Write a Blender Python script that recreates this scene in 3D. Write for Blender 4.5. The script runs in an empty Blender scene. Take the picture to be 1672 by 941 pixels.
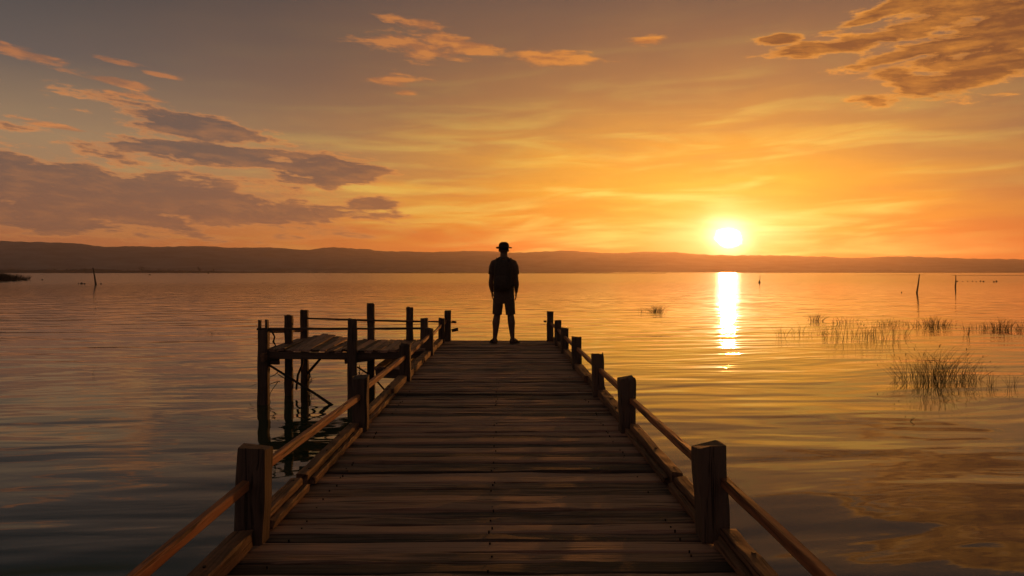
import bpy, bmesh, math, random
from mathutils import Vector, Matrix, noise as mn

R = math.radians
random.seed(7)
sc = bpy.context.scene
COL = sc.collection
EXPO = 1.5                      # view exposure in stops
XS = 1.0 / 2 ** EXPO

# ------------------------------------------------------------------ camera numbers (photo 1672 x 941)
PW, PH, F = 1672.0, 941.0, 1207.0
CAMZ = 2.21
HOR, VPX = 443.5, 821.0
YAW = math.atan((836 - VPX) / F)            # turned a little to the right of the pier axis
PITCH = math.atan((470.5 - HOR) / F)        # looking slightly down


def raydir(px, py):
    x, y, z = (px - 836) / F, 1.0, -(py - 470.5) / F
    c, s = math.cos(-PITCH), math.sin(-PITCH)
    y, z = y * c - z * s, y * s + z * c
    c, s = math.cos(-YAW), math.sin(-YAW)
    return Vector((x * c - y * s, x * s + y * c, z)).normalized()


def azel(px, py):
    d = raydir(px, py)
    return math.degrees(math.atan2(d.x, d.y)), math.degrees(math.asin(d.z))


def on_water(px, py):
    d = raydir(px, py)
    t = -CAMZ / d.z
    return Vector((d.x * t, d.y * t, 0))


SUN_AZ, SUN_EL = azel(1189, 388)


def lin(c):
    c = c / 255.0
    return c / 12.92 if c <= 0.04045 else ((c + 0.055) / 1.055) ** 2.4


def rgb(r, g, b, k=1.0):
    return (lin(r) * k, lin(g) * k, lin(b) * k, 1.0)


# ------------------------------------------------------------------ node expression helper
class G:
    """Small arithmetic layer over shader nodes."""
    def __init__(s, nt):
        s.nt = nt

    def new(s, t, **kw):
        n = s.nt.nodes.new(t)
        for k, v in kw.items():
            setattr(n, k, v)
        return n

    def put(s, inp, v):
        if isinstance(v, E):
            v = v.s
        if hasattr(v, 'is_linked'):
            s.nt.links.new(v, inp)
        else:
            inp.default_value = v

    def m(s, op, *a, clamp=False):
        n = s.new('ShaderNodeMath', operation=op, use_clamp=clamp)
        for i, v in enumerate(a):
            s.put(n.inputs[i], v)
        return E(s, n.outputs[0])

    def vec(s, x, y, z):
        n = s.new('ShaderNodeCombineXYZ')
        for i, v in enumerate((x, y, z)):
            s.put(n.inputs[i], v)
        return E(s, n.outputs[0])

    def sep(s, v):
        n = s.new('ShaderNodeSeparateXYZ')
        s.put(n.inputs[0], v)
        return [E(s, o) for o in n.outputs]

    def vm(s, op, *a):
        n = s.new('ShaderNodeVectorMath', operation=op)
        for i, v in enumerate(a):
            s.put(n.inputs[i], v)
        return E(s, n.outputs['Value' if op in ('DOT_PRODUCT', 'LENGTH', 'DISTANCE') else 'Vector'])

    def noise(s, v, scale=1.0, detail=4.0, rough=0.55, dist=0.0):
        n = s.new('ShaderNodeTexNoise', noise_dimensions='3D')
        s.put(n.inputs['Vector'], v)
        n.inputs['Scale'].default_value = scale
        n.inputs['Detail'].default_value = detail
        n.inputs['Roughness'].default_value = rough
        n.inputs['Distortion'].default_value = dist
        return E(s, n.outputs[0])

    def ss(s, v, a, b):
        n = s.new('ShaderNodeMapRange', interpolation_type='SMOOTHSTEP')
        s.put(n.inputs[0], v)
        s.put(n.inputs[1], a)
        s.put(n.inputs[2], b)
        return E(s, n.outputs[0])

    def ramp(s, v, stops, lo=0.0, hi=1.0):
        n = s.new('ShaderNodeValToRGB')
        els = n.color_ramp.elements
        pos = [((p - lo) / (hi - lo), c) for p, c in stops]
        els[0].position, els[0].color = pos[0]
        els[1].position, els[1].color = pos[-1]
        for p, c in pos[1:-1]:
            e = els.new(p)
            e.color = c
        s.put(n.inputs[0], (v - lo) * (1.0 / (hi - lo)))
        return E(s, n.outputs[0])

    def mix(s, f, a, b, blend='MIX'):
        n = s.new('ShaderNodeMix', data_type='RGBA', blend_type=blend, clamp_factor=True)
        s.put(n.inputs['Factor'], f)
        s.put(n.inputs[6], a)
        s.put(n.inputs[7], b)
        return E(s, n.outputs[2])


class E:
    def __init__(s, g, sock):
        s.g, s.s = g, sock

    def __add__(s, o): return s.g.m('ADD', s, o)
    __radd__ = __add__
    def __sub__(s, o): return s.g.m('SUBTRACT', s, o)
    def __rsub__(s, o): return s.g.m('SUBTRACT', o, s)
    def __mul__(s, o): return s.g.m('MULTIPLY', s, o)
    __rmul__ = __mul__
    def __truediv__(s, o): return s.g.m('DIVIDE', s, o)


# ------------------------------------------------------------------ sky
def build_world():
    w = bpy.data.worlds.new('World')
    sc.world = w
    w.use_nodes = True
    nt = w.node_tree
    nt.nodes.clear()
    g = G(nt)
    tc = g.new('ShaderNodeTexCoord')
    D = E(g, tc.outputs['Generated'])
    x, y, z = g.sep(D)
    deg = 57.29578
    az = g.m('ARCTAN2', x, y) * deg
    el = g.m('ARCSINE', g.m('MAXIMUM', g.m('MINIMUM', z, 0.9999), 0.0)) * deg
    sv = (math.sin(R(SUN_AZ)) * math.cos(R(SUN_EL)), math.cos(R(SUN_AZ)) * math.cos(R(SUN_EL)), math.sin(R(SUN_EL)))
    th = g.m('ARCCOSINE', g.m('MINIMUM', g.vm('DOT_PRODUCT', D, sv), 0.999999)) * deg
    da = az - SUN_AZ
    de = el - SUN_EL

    # soft high veil that moves the tone about
    veil = g.noise(g.vec(az * 0.045 + el * 0.03, el * 0.16 - az * 0.012, 3.3), 1.0, 5.0, 0.55, 0.4)
    # fine level streaks, strongest low in the sky
    stp = g.vec(az * 0.075 + 11.0, el * 0.62 + az * 0.02, 1.7)
    streak = g.noise(stp, 1.0, 6.0, 0.6, 0.5)
    low = 1.0 - g.ss(el, 3.0, 17.0)

    k = 0.29 + g.ss(da, -9.0, 9.0) * 0.19
    dd = g.m('SQRT', (da * k) * (da * k) + de * de)
    dd = dd + (veil - 0.5) * (-5.0) * g.ss(dd, 3.0, 14.0) + (streak - 0.5) * (-9.0) * low * g.ss(dd, 0.6, 4.0)
    base = g.ramp(dd, [
        (0.0, rgb(255, 222, 92)), (2.2, rgb(254, 202, 66)), (4.2, rgb(244, 178, 56)), (6.6, rgb(230, 162, 60)),
        (8.8, rgb(198, 140, 70)), (11.5, rgb(162, 116, 74)), (14.5, rgb(134, 99, 74)), (17.5, rgb(112, 88, 74)),
        (20.5, rgb(92, 79, 74)), (24.0, rgb(72, 71, 74)), (28.0, rgb(62, 63, 60)), (36.0, rgb(60, 60, 48)),
        (75.0, rgb(52, 53, 46))], 0.0, 75.0)
    base = g.mix(g.ss(da, -16.0, -52.0) * 0.6, base, g.ramp(el, [(0.0, rgb(190, 146, 100)), (9.0, rgb(182, 152, 114)), (14.0, rgb(104, 98, 94)), (20.0, rgb(56, 62, 66)), (27.0, rgb(62, 62, 50)), (60.0, rgb(56, 58, 46))], 0.0, 60.0))
    ada = g.m('ABSOLUTE', da)
    horc = g.ramp(ada, [
        (0.0, rgb(255, 152, 22)), (4.0, rgb(253, 138, 18)), (9.0, rgb(232, 102, 8)), (20.0, rgb(226, 92, 8)),
        (34.0, rgb(218, 118, 46)), (50.0, rgb(196, 110, 60)), (90.0, rgb(96, 72, 66)), (180.0, rgb(50, 52, 64))], 0.0, 180.0)
    eb = (el + (streak - 0.5) * 3.0) * (1.0 / 4.3)
    hw = g.m('POWER', 2.718, (eb * eb) * -1.0) * 0.92
    sky = g.mix(hw, base, horc)
    # pink afterglow of the sky behind the viewer
    sky = g.mix(g.ss(ada, 85.0, 150.0) * g.ss(el, 75.0, 30.0), sky, rgb(106, 90, 84))
    # bright cirrus streaks fanned about the sun
    near = g.m('POWER', 2.718, (dd * dd) * (-1.0 / 60.0))
    st2 = g.noise(g.vec(az * 0.10 + 3.0, el * 0.85 - az * 0.03, 7.1), 1.0, 5.0, 0.55, 0.6)
    sfac = g.ss(st2, 0.44, 0.70) * near * g.ss(th, 0.7, 3.0)
    sky = g.mix(sfac * 0.9, sky, rgb(255, 232, 112))

    # ---------------- clouds: one warped noise field cut out by a few soft regions of the sky
    warp = g.noise(g.vec(az * 0.13, el * 0.36, 5.0), 1.0, 3.0, 0.5) - 0.5
    waz = az + warp * 3.0
    wel = el + warp * 0.9

    def field(dx, dy):
        return g.noise(g.vec((waz + dx) * 0.20, (wel + dy) * 0.95 + (waz + dx) * 0.06, 0.0), 1.0, 9.0, 0.67)
    n0 = field(0.0, 0.0)
    n1 = field(0.9, -0.40)

    def region(specs):
        out = None
        for (px, py, rx, ry, tilt) in specs:
            a0, e0 = azel(px, py)
            rx, ry = rx / 22.5, ry / 21.5
            c, s = math.cos(R(tilt)), math.sin(R(tilt))
            u = (az - a0) * c + (el - e0) * s
            v = (el - e0) * c - (az - a0) * s
            q = 1.0 - g.m('SQRT', (u * (1 / rx)) * (u * (1 / rx)) + (v * (1 / ry)) * (v * (1 / ry)))
            out = q if out is None else g.m('MAXIMUM', out, q)
        return g.m('MAXIMUM', out, -1.0)

    bank = region([(150, 322, 420, 56, -2), (310, 208, 150, 26, -9), (345, 250, 150, 26, -4), (530, 280, 120, 30, -3),
                   (610, 332, 66, 14, 4), (-60, 300, 260, 70, 0), (420, 350, 230, 24, 2), (100, 366, 160, 14, 0)])
    left_wisp = region([(40, 86, 110, 15, -5), (190, 100, 60, 6, -4), (180, 132, 110, 9, -5), (230, 160, 90, 9, -4),
                        (110, 210, 80, 6, -6), (270, 125, 50, 6, -8)])
    mid = region([(700, 76, 150, 32, -2), (690, 39, 95, 13, -2), (925, 98, 125, 18, -3), (640, 132, 62, 11, 0),
                  (1062, 66, 60, 9, 0), (660, 152, 22, 5, 0)])
    right = region([(1670, 40, 190, 60, 10), (1420, 66, 170, 13, 2), (1600, 116, 150, 22, 10), (1640, 0, 190, 34, 6),
                    (1270, 64, 40, 9, 0), (1450, 18, 100, 10, 12), (1500, 84, 90, 12, 6)])
    dark = g.m('MAXIMUM', bank, right)
    thin = g.m('MAXIMUM', left_wisp, mid + 0.16)
    d_dark = dark * 1.05 + (n0 - 0.5) * 3.6 + 0.07
    d_thin = thin * 0.95 + (n0 - 0.5) * 3.6 - 0.26
    a_dark = g.ss(d_dark, -0.04, 0.40)
    a_thin = g.ss(d_thin, 0.05, 0.60)
    lit = (n0 - n1) * 3.2 + 0.05
    side = g.ss(az, -26.0, 22.0)
    lit = lit + side * 0.14
    rim = 1.0 - g.ss(d_dark, 0.10, 0.52)
    lit = g.m('ADD', lit * (0.36 + side * 0.2), rim * 0.85, clamp=True)
    body = g.mix(side, rgb(110, 90, 80), rgb(122, 74, 42))
    glow = g.mix(side, rgb(230, 146, 78), rgb(252, 162, 60))
    wash = g.mix(g.ss((n0 - n1) * 3.0, -0.2, 0.3), g.mix(side, rgb(160, 104, 72), rgb(186, 112, 56)), g.mix(side, rgb(206, 126, 70), rgb(236, 150, 58)))
    # the lower parts of the bank hang in warm air
    body = g.mix(g.ss(el, 9.5, 3.0) * 0.35, body, rgb(170, 104, 62))
    sky = g.mix(a_thin * (0.62 + side * 0.2), sky, wash)
    sky = g.mix(a_dark * 0.94, sky, g.mix(lit, body, glow))

    # ---------------- the sun itself and its aureole (wavy because streaks cross it)
    ths = g.m('SQRT', da * da * 0.72 + de * de) * (1.0 + (streak - 0.5) * 1.9)
    g1 = g.m('POWER', 2.718, (ths * ths) * (-1.0 / 1.5)) * 2.6
    g2 = g.m('POWER', 2.718, ths * (-1.0 / 2.2)) * 0.24
    fl = g.m('POWER', 2.718, ((da * da) * 0.055 + (de * de) * 0.26) * -1.0) * (streak - 0.27) * 2.1
    g1 = g1 + g.m('MAXIMUM', fl, 0.0)
    disc = (1.0 - g.ss(ths, 0.45, 0.95)) * 22.0
    def scaled(f, c):
        n = g.new('ShaderNodeMix', data_type='RGBA', blend_type='MULTIPLY')
        n.inputs['Factor'].default_value = 1.0
        g.put(n.inputs[6], f)
        g.put(n.inputs[7], c)
        return E(g, n.outputs[2])
    tot = g.mix(1.0, sky, scaled(g1 + disc, (1.0, 0.86, 0.50, 1)), 'ADD')
    tot = g.mix(1.0, tot, scaled(g2, (1.0, 0.62, 0.16, 1)), 'ADD')
    tot = scaled(tot, (XS, XS, XS, 1))

    nish = g.new('ShaderNodeTexSky', sky_type='NISHITA')
    nish.sun_disc = False
    nish.sun_elevation = R(SUN_EL)
    nish.sun_rotation = R(SUN_AZ)
    nish.dust_density = 4.0
    b0 = g.new('ShaderNodeBackground')
    nt.links.new(nish.outputs[0], b0.inputs[0])
    b0.inputs[1].default_value = 0.0002
    b1 = g.new('ShaderNodeBackground')
    g.put(b1.inputs[0], tot)
    b1.inputs[1].default_value = 1.0
    ad = g.new('ShaderNodeAddShader')
    nt.links.new(b0.outputs[0], ad.inputs[0])
    nt.links.new(b1.outputs[0], ad.inputs[1])
    o = g.new('ShaderNodeOutputWorld')
    nt.links.new(ad.outputs[0], o.inputs['Surface'])


build_world()

# ------------------------------------------------------------------ sun, camera, view
sd = bpy.data.lights.new('sun', 'SUN')
sd.energy = 0.52
sd.angle = R(1.1)
sd.color = (1.0, 0.33, 0.065)
so = bpy.data.objects.new('sun', sd)
so.rotation_euler = (R(90 - SUN_EL), 0, R(-SUN_AZ + 180))
COL.objects.link(so)

cd = bpy.data.cameras.new('camera')
cd.sensor_width = 36.0
cd.lens = 36.0 * F / PW
cd.clip_start = 0.05
cd.clip_end = 30000
cam = bpy.data.objects.new('camera', cd)
cam.location = (0, 0, CAMZ)
cam.rotation_euler = (R(90) - PITCH, 0, -YAW)
COL.objects.link(cam)
sc.camera = cam

vs = sc.view_settings
vs.view_transform = 'Standard'
vs.look = 'None'
vs.exposure = EXPO
vs.gamma = 1.0
vs.use_curve_mapping = False
cy = sc.cycles
cy.max_bounces = 8
cy.diffuse_bounces = 3
cy.glossy_bounces = 4
cy.volume_bounces = 1
cy.sample_clamp_indirect = 6.0
cy.use_denoising = True


# ------------------------------------------------------------------ materials
def mat(name):
    m = bpy.data.materials.new(name)
    m.use_nodes = True
    nt = m.node_tree
    b = nt.nodes['Principled BSDF']
    return m, G(nt), b


def wood(name, axis, dark, light, rough=0.62, tone=1.0, bumpd=0.006, spec=0.22):
    m, g, b = mat(name)
    tc = g.new('ShaderNodeTexCoord')
    geo = g.new('ShaderNodeNewGeometry')
    isl = E(g, geo.outputs['Random Per Island'])
    x, y, z = g.sep(E(g, tc.outputs['Object']))
    s = [38.0, 38.0, 38.0]
    s['xyz'.index(axis)] = 1.9
    p = g.vec(x * s[0] + isl * 37.0, y * s[1] + isl * 91.0, z * s[2] + isl * 53.0)
    grain = g.noise(p, 1.0, 6.0, 0.62, 0.8)
    s2 = [5.0, 5.0, 5.0]
    s2['xyz'.index(axis)] = 0.8
    p2 = g.vec(x * s2[0] + isl * 17.0, y * s2[1] + isl * 31.0, z * s2[2] + isl * 71.0)
    blot = g.noise(p2, 1.0, 4.0, 0.55)
    s3 = [60.0, 60.0, 60.0]
    s3['xyz'.index(axis)] = 1.6
    crack = g.noise(g.vec(x * s3[0] + isl * 11, y * s3[1] + isl * 23, z * s3[2] + isl * 7), 1.0, 2.0, 0.5, 0.4)
    crk = g.ss(crack, 0.60, 0.68)
    f = g.ss(grain * 0.8 + blot * 0.5 + (isl - 0.5) * 0.42, 0.44, 0.86)
    c = g.mix(f, dark, light)
    c = g.mix(crk * 0.75, c, (dark[0] * .3, dark[1] * .3, dark[2] * .3, 1))
    g.put(b.inputs['Base Color'], c)
    g.put(b.inputs['Roughness'], rough - 0.12 + grain * 0.25)
    b.inputs['Specular IOR Level'].default_value = spec
    bp = g.new('ShaderNodeBump')
    bp.inputs['Strength'].default_value = 0.7
    bp.inputs['Distance'].default_value = bumpd
    g.put(bp.inputs['Height'], grain + blot * 0.4 - crk * 0.9)
    g.nt.links.new(bp.outputs[0], b.inputs['Normal'])
    return m


WD = (0.045, 0.028, 0.022, 1)
WL = (0.42, 0.235, 0.165, 1)
PD = (0.036, 0.025, 0.020, 1)
PL = (0.125, 0.078, 0.058, 1)
M = {
    'deck': wood('weathered_deck_wood', 'x', WD, WL, 0.68, bumpd=0.008, spec=0.42),
    'post': wood('dark_post_wood', 'z', PD, PL, 0.7),
    'rail': wood('rail_wood', 'y', (0.07, 0.030, 0.017, 1), (0.50, 0.190, 0.085, 1), 0.66),
    'kerb': wood('kerb_wood', 'y', (0.05, 0.026, 0.016, 1), (0.25, 0.125, 0.072, 1), 0.72),
    'beam_x': wood('beam_wood', 'x', PD, PL, 0.7),
    'plat': wood('platform_plank_wood', 'y', WD, WL, 0.68),
}


def plain(name, col, rough=0.8, var=0.35, scale=12.0, spec=0.3):
    m, g, b = mat(name)
    tc = g.new('ShaderNodeTexCoord')
    n = g.noise(E(g, tc.outputs['Object']), scale, 5.0, 0.6)
    lo = tuple(c * (1 - var) for c in col[:3]) + (1,)
    hi = tuple(c * (1 + var) for c in col[:3]) + (1,)
    g.put(b.inputs['Base Color'], g.mix(g.ss(n, 0.3, 0.7), lo, hi))
    b.inputs['Roughness'].default_value = rough
    b.inputs['Specular IOR Level'].default_value = spec
    return m


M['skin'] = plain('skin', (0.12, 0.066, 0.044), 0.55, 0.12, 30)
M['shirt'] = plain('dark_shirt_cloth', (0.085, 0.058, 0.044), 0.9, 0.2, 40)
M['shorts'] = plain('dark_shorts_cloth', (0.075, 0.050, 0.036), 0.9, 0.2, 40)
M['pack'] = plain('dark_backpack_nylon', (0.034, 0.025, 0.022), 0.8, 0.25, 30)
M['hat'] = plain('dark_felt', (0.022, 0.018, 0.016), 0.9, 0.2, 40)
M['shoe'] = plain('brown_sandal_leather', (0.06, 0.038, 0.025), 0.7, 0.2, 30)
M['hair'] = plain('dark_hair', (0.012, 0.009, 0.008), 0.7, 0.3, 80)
M['reed'] = plain('dry_reed', (0.030, 0.021, 0.011), 0.85, 0.4, 3.0)
M['stake'] = plain('grey_stake_wood', (0.07, 0.05, 0.035), 0.8, 0.3, 3.0)
M['twig'] = plain('dead_twig_bark', (0.03, 0.022, 0.016), 0.85, 0.3, 8.0)
M['mud'] = plain('wet_mud', (0.030, 0.022, 0.016), 0.7, 0.3, 0.05)
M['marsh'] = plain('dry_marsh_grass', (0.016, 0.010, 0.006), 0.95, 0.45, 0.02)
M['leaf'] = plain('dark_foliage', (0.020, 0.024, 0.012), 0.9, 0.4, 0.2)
M['bark'] = plain('dark_bark', (0.03, 0.022, 0.016), 0.9, 0.3, 1.0)
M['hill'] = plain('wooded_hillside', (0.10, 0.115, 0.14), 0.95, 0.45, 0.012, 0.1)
M['nail'] = plain('rusty_nail_iron', (0.012, 0.008, 0.006), 0.6, 0.3, 60)
M['float'] = plain('black_float_plastic', (0.02, 0.018, 0.016), 0.6, 0.2, 5)
M['rope'] = plain('frayed_rope', (0.06, 0.045, 0.03), 0.9, 0.3, 30)


def water_mat():
    m, g, b = mat('lake_water')
    geo = g.new('ShaderNodeNewGeometry')
    P = E(g, geo.outputs['Position'])
    x, y, z = g.sep(P)
    dist = g.m('SQRT', x * x + y * y)
    w = g.noise(g.vec(x * 0.10, y * 0.10, 9.0), 1.0, 2.0, 0.5) - 0.5
    xr = x + y * 0.10
    yr = y - x * 0.13 + w * 2.6
    sw = g.noise(g.vec(xr * 0.28, yr * 0.80, 0.0), 1.0, 2.0, 0.45, 0.2)
    md = g.noise(g.vec(xr * 0.75, yr * 2.7, 4.0), 1.0, 2.0, 0.5, 0.4)
    fn = g.noise(g.vec(xr * 2.2, yr * 8.0, 2.0), 1.0, 3.0, 0.55)
    patch = g.ss(g.noise(g.vec(x * 0.07, y * 0.16, 20.0), 1.0, 3.0, 0.5), 0.36, 0.66)
    fade_s = 1.0 - g.ss(dist, 30.0, 160.0)
    fade_m = 1.0 - g.ss(dist, 14.0, 70.0)
    fade_f = 1.0 - g.ss(dist, 7.0, 34.0)
    h = sw * 0.046 * (0.25 + fade_s) + md * 0.0054 * (patch * 0.8 + 0.35) * (fade_m + 0.08) + fn * 0.0006 * (patch * 0.9 + 0.15) * fade_f
    bp = g.new('ShaderNodeBump')
    bp.inputs['Strength'].default_value = 1.0
    bp.inputs['Distance'].default_value = 1.0
    g.put(bp.inputs['Height'], h)
    g.nt.links.new(bp.outputs[0], b.inputs['Normal'])
    b.inputs['Base Color'].default_value = (0.032, 0.047, 0.025, 1)
    b.inputs['IOR'].default_value = 1.48
    b.inputs['Specular IOR Level'].default_value = 0.5
    g.put(b.inputs['Roughness'], 0.025 + g.ss(dist, 20.0, 200.0) * 0.11)
    return m


M['water'] = water_mat()


# ------------------------------------------------------------------ object helpers
def link(name, bm, material, parent=None, smooth=False):
    me = bpy.data.meshes.new(name)
    bmesh.ops.recalc_face_normals(bm, faces=bm.faces)
    bm.to_mesh(me)
    bm.free()
    if smooth:
        for p in me.polygons:
            p.use_smooth = True
    me.materials.append(material)
    o = bpy.data.objects.new(name, me)
    COL.objects.link(o)
    if parent is not None:
        o.parent = parent
        o.matrix_parent_inverse = Matrix.Translation(-Vector(parent.location))
    return o


def tag(o, label=None, cat=None, group=None, kind=None):
    if label: o['label'] = label
    if cat: o['category'] = cat
    if group: o['group'] = group
    if kind: o['kind'] = kind
    return o


def thing(name, label, cat, loc=(0, 0, 0), group=None):
    o = bpy.data.objects.new(name, None)
    o.location = loc
    o.empty_display_size = 0.2
    COL.objects.link(o)
    return tag(o, label, cat, group)


def beam(bm, p0, p1, w, h, c=0.008, n=8, jit=0.003, up=(0, 0, 1), ragged=0.0, taper=1.0, sag=0.0, rnd=random, crack=0.0, freq=2.2):
    """Chamfered timber from p0 to p1 with wandering, worn edges."""
    p0, p1 = Vector(p0), Vector(p1)
    ax = p1 - p0
    L = ax.length
    ax.normalize()
    up = Vector(up)
    side = ax.cross(up).normalized()
    upv = side.cross(ax).normalized()
    prof = [(-1, -1, 1, 0), (1, -1, -1, 0), (1, -1, 0, 1), (1, 1, 0, -1), (1, 1, -1, 0), (-1, 1, 1, 0), (-1, 1, 0, -1), (-1, -1, 0, 1)]
    if crack:      # a drying check runs down the middle of the lower face
        o_ = rnd.uniform(-.2, .2)
        prof[1:1] = [(o_ - .05, -1, 0, 0), (o_, -1, 0, crack), (o_ + .05, -1, 0, 0)]
    NP = len(prof)
    seed = Vector((rnd.uniform(0, 90), rnd.uniform(0, 90), rnd.uniform(0, 90)))
    rings = []
    for i in range(n + 1):
        t = i / n
        k = 1 + (taper - 1) * t
        ring = []
        for j, (sx, sy, cx, cy_) in enumerate(prof):
            a = sx * w / 2 * k + cx * c
            b = sy * h / 2 * k + cy_ * c
            q = seed + Vector((t * L * freq, j * 0.9, 0))
            a += jit * mn.noise(q) * 1.6
            b += jit * mn.noise(q + Vector((0, 0, 31))) * 1.6
            s = t * L
            if ragged and i in (0, n):
                s += rnd.uniform(-ragged, ragged)
            v = p0 + ax * s + side * a + upv * (b - sag * 4 * t * (1 - t))
            ring.append(bm.verts.new(v))
        rings.append(ring)
    for a, b in zip(rings, rings[1:]):
        for j in range(NP):
            bm.faces.new((a[j], a[(j + 1) % NP], b[(j + 1) % NP], b[j]))
    bm.faces.new(rings[0])
    bm.faces.new(rings[-1])


def tube(bm, pts, radii, n=5):
    """Tapered round tube along a polyline."""
    pts = [Vector(p) for p in pts]
    rings = []
    for i, p in enumerate(pts):
        a = pts[max(i - 1, 0)]
        b = pts[min(i + 1, len(pts) - 1)]
        ax = (b - a).normalized()
        s = ax.cross(Vector((0.31, 0.9, 0.11))).normalized()
        u = s.cross(ax)
        rings.append([bm.verts.new(p + (s * math.cos(2 * math.pi * j / n) + u * math.sin(2 * math.pi * j / n)) * radii[i]) for j in range(n)])
    for a, b in zip(rings, rings[1:]):
        for j in range(n):
            bm.faces.new((a[j], a[(j + 1) % n], b[(j + 1) % n], b[j]))
    bm.faces.new(rings[0])
    bm.faces.new(rings[-1])


# ------------------------------------------------------------------ setting: water, hills, shore
bm = bmesh.new()
vs4 = [bm.verts.new(v) for v in ((-6500, -300, 0), (6500, -300, 0), (6500, 3600, 0), (-6500, 3600, 0))]
bm.faces.new(vs4)
tag(link('water', bm, M['water']), kind='structure')


def ridge_px(px):
    """Height of the far skyline in photo pixels at a photo column."""
    pts = [(-900, 404), (-300, 398), (0, 394), (60, 395), (130, 398), (180, 403), (260, 403), (330, 402), (400, 405), (440, 404), (500, 408),
           (540, 404), (590, 407), (640, 411), (700, 412), (760, 410), (850, 413), (930, 410), (990, 413), (1080, 412), (1180, 417), (1260, 417),
           (1340, 419), (1400, 421), (1470, 419), (1560, 421), (1672, 423), (2000, 420), (2600, 426)]
    for (a, ya), (b, yb) in zip(pts, pts[1:]):
        if a <= px <= b:
            t = (px - a) / (b - a)
            t = t * t * (3 - 2 * t)
            return ya + (yb - ya) * t
    return pts[0][1] if px < pts[0][0] else pts[-1][1]


bm = bmesh.new()
NA, rows = 620, [(2300, -0.004), (2360, 0.05), (2480, .13), (2620, .27), (2760, .43), (2900, .60), (3040, .78), (3160, .92), (3250, 1.0), (3400, .93), (3700, .5), (4100, -.01)]
grid = []
for r, hk in rows:
    row = []
    for i in range(NA + 1):
        a = R(-64 + 128 * i / NA)
        px = VPX + F * math.tan(a)
        dpx = HOR - ridge_px(max(-900, min(2600, px)))
        H = dpx / F * 3250 * math.cos(a) + CAMZ
        nz = mn.fractal(Vector((a * 9, r * 0.0016, 0)), 0.7, 2.1, 5)
        sp = mn.fractal(Vector((a * 55, r * 0.004, 4)), 0.8, 2.0, 5)
        z = H * hk + (nz * 11 + sp * 4) * max(hk, 0) * (1 - .72 * (hk > .9))
        if hk >= .9:
            z += mn.fractal(Vector((a * 120, r * .01, 9)), 0.9, 2.0, 4) * 2.6
        row.append(bm.verts.new((r * math.sin(a), r * math.cos(a), max(z, -2) if hk > 0 else -2)))
    grid.append(row)
for a, b in zip(grid, grid[1:]):
    for i in range(NA):
        bm.faces.new((a[i], a[i + 1], b[i + 1], b[i]))
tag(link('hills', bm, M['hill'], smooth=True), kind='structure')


bm = bmesh.new()
grid = []
for r, hk in ((2120, -.3), (2150, .35), (2190, .8), (2230, 1.0), (2290, .6)):
    row = []
    for i in range(NA + 1):
        a = R(-64 + 128 * i / NA)
        pxa = VPX + F * math.tan(a)
        h0_ = 15.0 if pxa < 500 else (15.0 - (pxa - 500) * .012 if pxa < 1200 else 6.6)
        hh = h0_ * (.75 + .5 * mn.fractal(Vector((a * 16, 2, 0)), .8, 2, 4)) + 2.2 * mn.fractal(Vector((a * 260, r * .01, 5)), .8, 2, 3)
        row.append(bm.verts.new((r * math.sin(a), r * math.cos(a), hh * hk)))
    grid.append(row)
for a, b in zip(grid, grid[1:]):
    for i in range(NA):
        bm.faces.new((a[i], a[i + 1], b[i + 1], b[i]))
tag(link('foothills', bm, M['hill'], smooth=True), kind='structure')


def land(name, outline, height, material, seed=0):
    """Low bank: polygon between a near and a far line, gently domed with an uneven rim."""
    bm = bmesh.new()
    rows_ = 6
    gr = []
    for t in range(rows_ + 1):
        row = []
        for i, (x0, y0, x1, y1) in enumerate(outline):
            hh = height[i] if isinstance(height, list) else height
            k = t / rows_
            x = x0 + (x1 - x0) * k
            y = y0 + (y1 - y0) * k
            z = math.sin(math.pi * k ** .6) * hh * (0.7 + 0.5 * mn.noise(Vector((x * .02 + seed, y * .03, 0)))) - 0.05
            row.append(bm.verts.new((x, y, z)))
        gr.append(row)
    for a, b in zip(gr, gr[1:]):
        for i in range(len(a) - 1):
            bm.faces.new((a[i], a[i + 1], b[i + 1], b[i]))
    return tag(link(name, bm, material, smooth=True), kind='structure')


def bank_outline(pxs, y_near, deep, wob):
    out = []
    for px, yn in zip(pxs, y_near):
        d = raydir(px, yn)
        t = -CAMZ / d.z
        x, y = d.x * t, d.y * t
        x += random.uniform(-wob, wob)
        out.append((x, y, x * (1 + deep / y), y + deep))
    return out


N = 60
pxs = [-700 + (1000 + 700) * i / N for i in range(N + 1)]
yn = [446.0 + 0.2 * (px > 500) * (px - 500) / 500 for px in pxs]
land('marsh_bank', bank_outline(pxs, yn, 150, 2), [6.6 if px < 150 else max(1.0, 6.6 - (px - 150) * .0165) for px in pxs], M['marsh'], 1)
pxs = [560 + (1085 - 560) * i / 30 for i in range(31)]
land('mud_spit', bank_outline(pxs, [446.3 + .5 * i / 30 for i in range(31)], 90, 2), 0.55, M['mud'], 2)
pxs = [1180 + (2400 - 1180) * i / 40 for i in range(41)]
land('far_shore', bank_outline(pxs, [445.6] * 41, 300, 3), 2.0, M['marsh'], 3)
pxs = [1400 + (1512 - 1400) * i / 14 for i in range(15)]
land('mud_bar', bank_outline(pxs, [449.4] * 15, 26, 1), 0.24, M['mud'], 5)
pxs = [1556 + (1900 - 1556) * i / 24 for i in range(25)]
land('mud_bar', bank_outline(pxs, [450.4] * 25, 22, 1), 0.28, M['mud'], 6)


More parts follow.
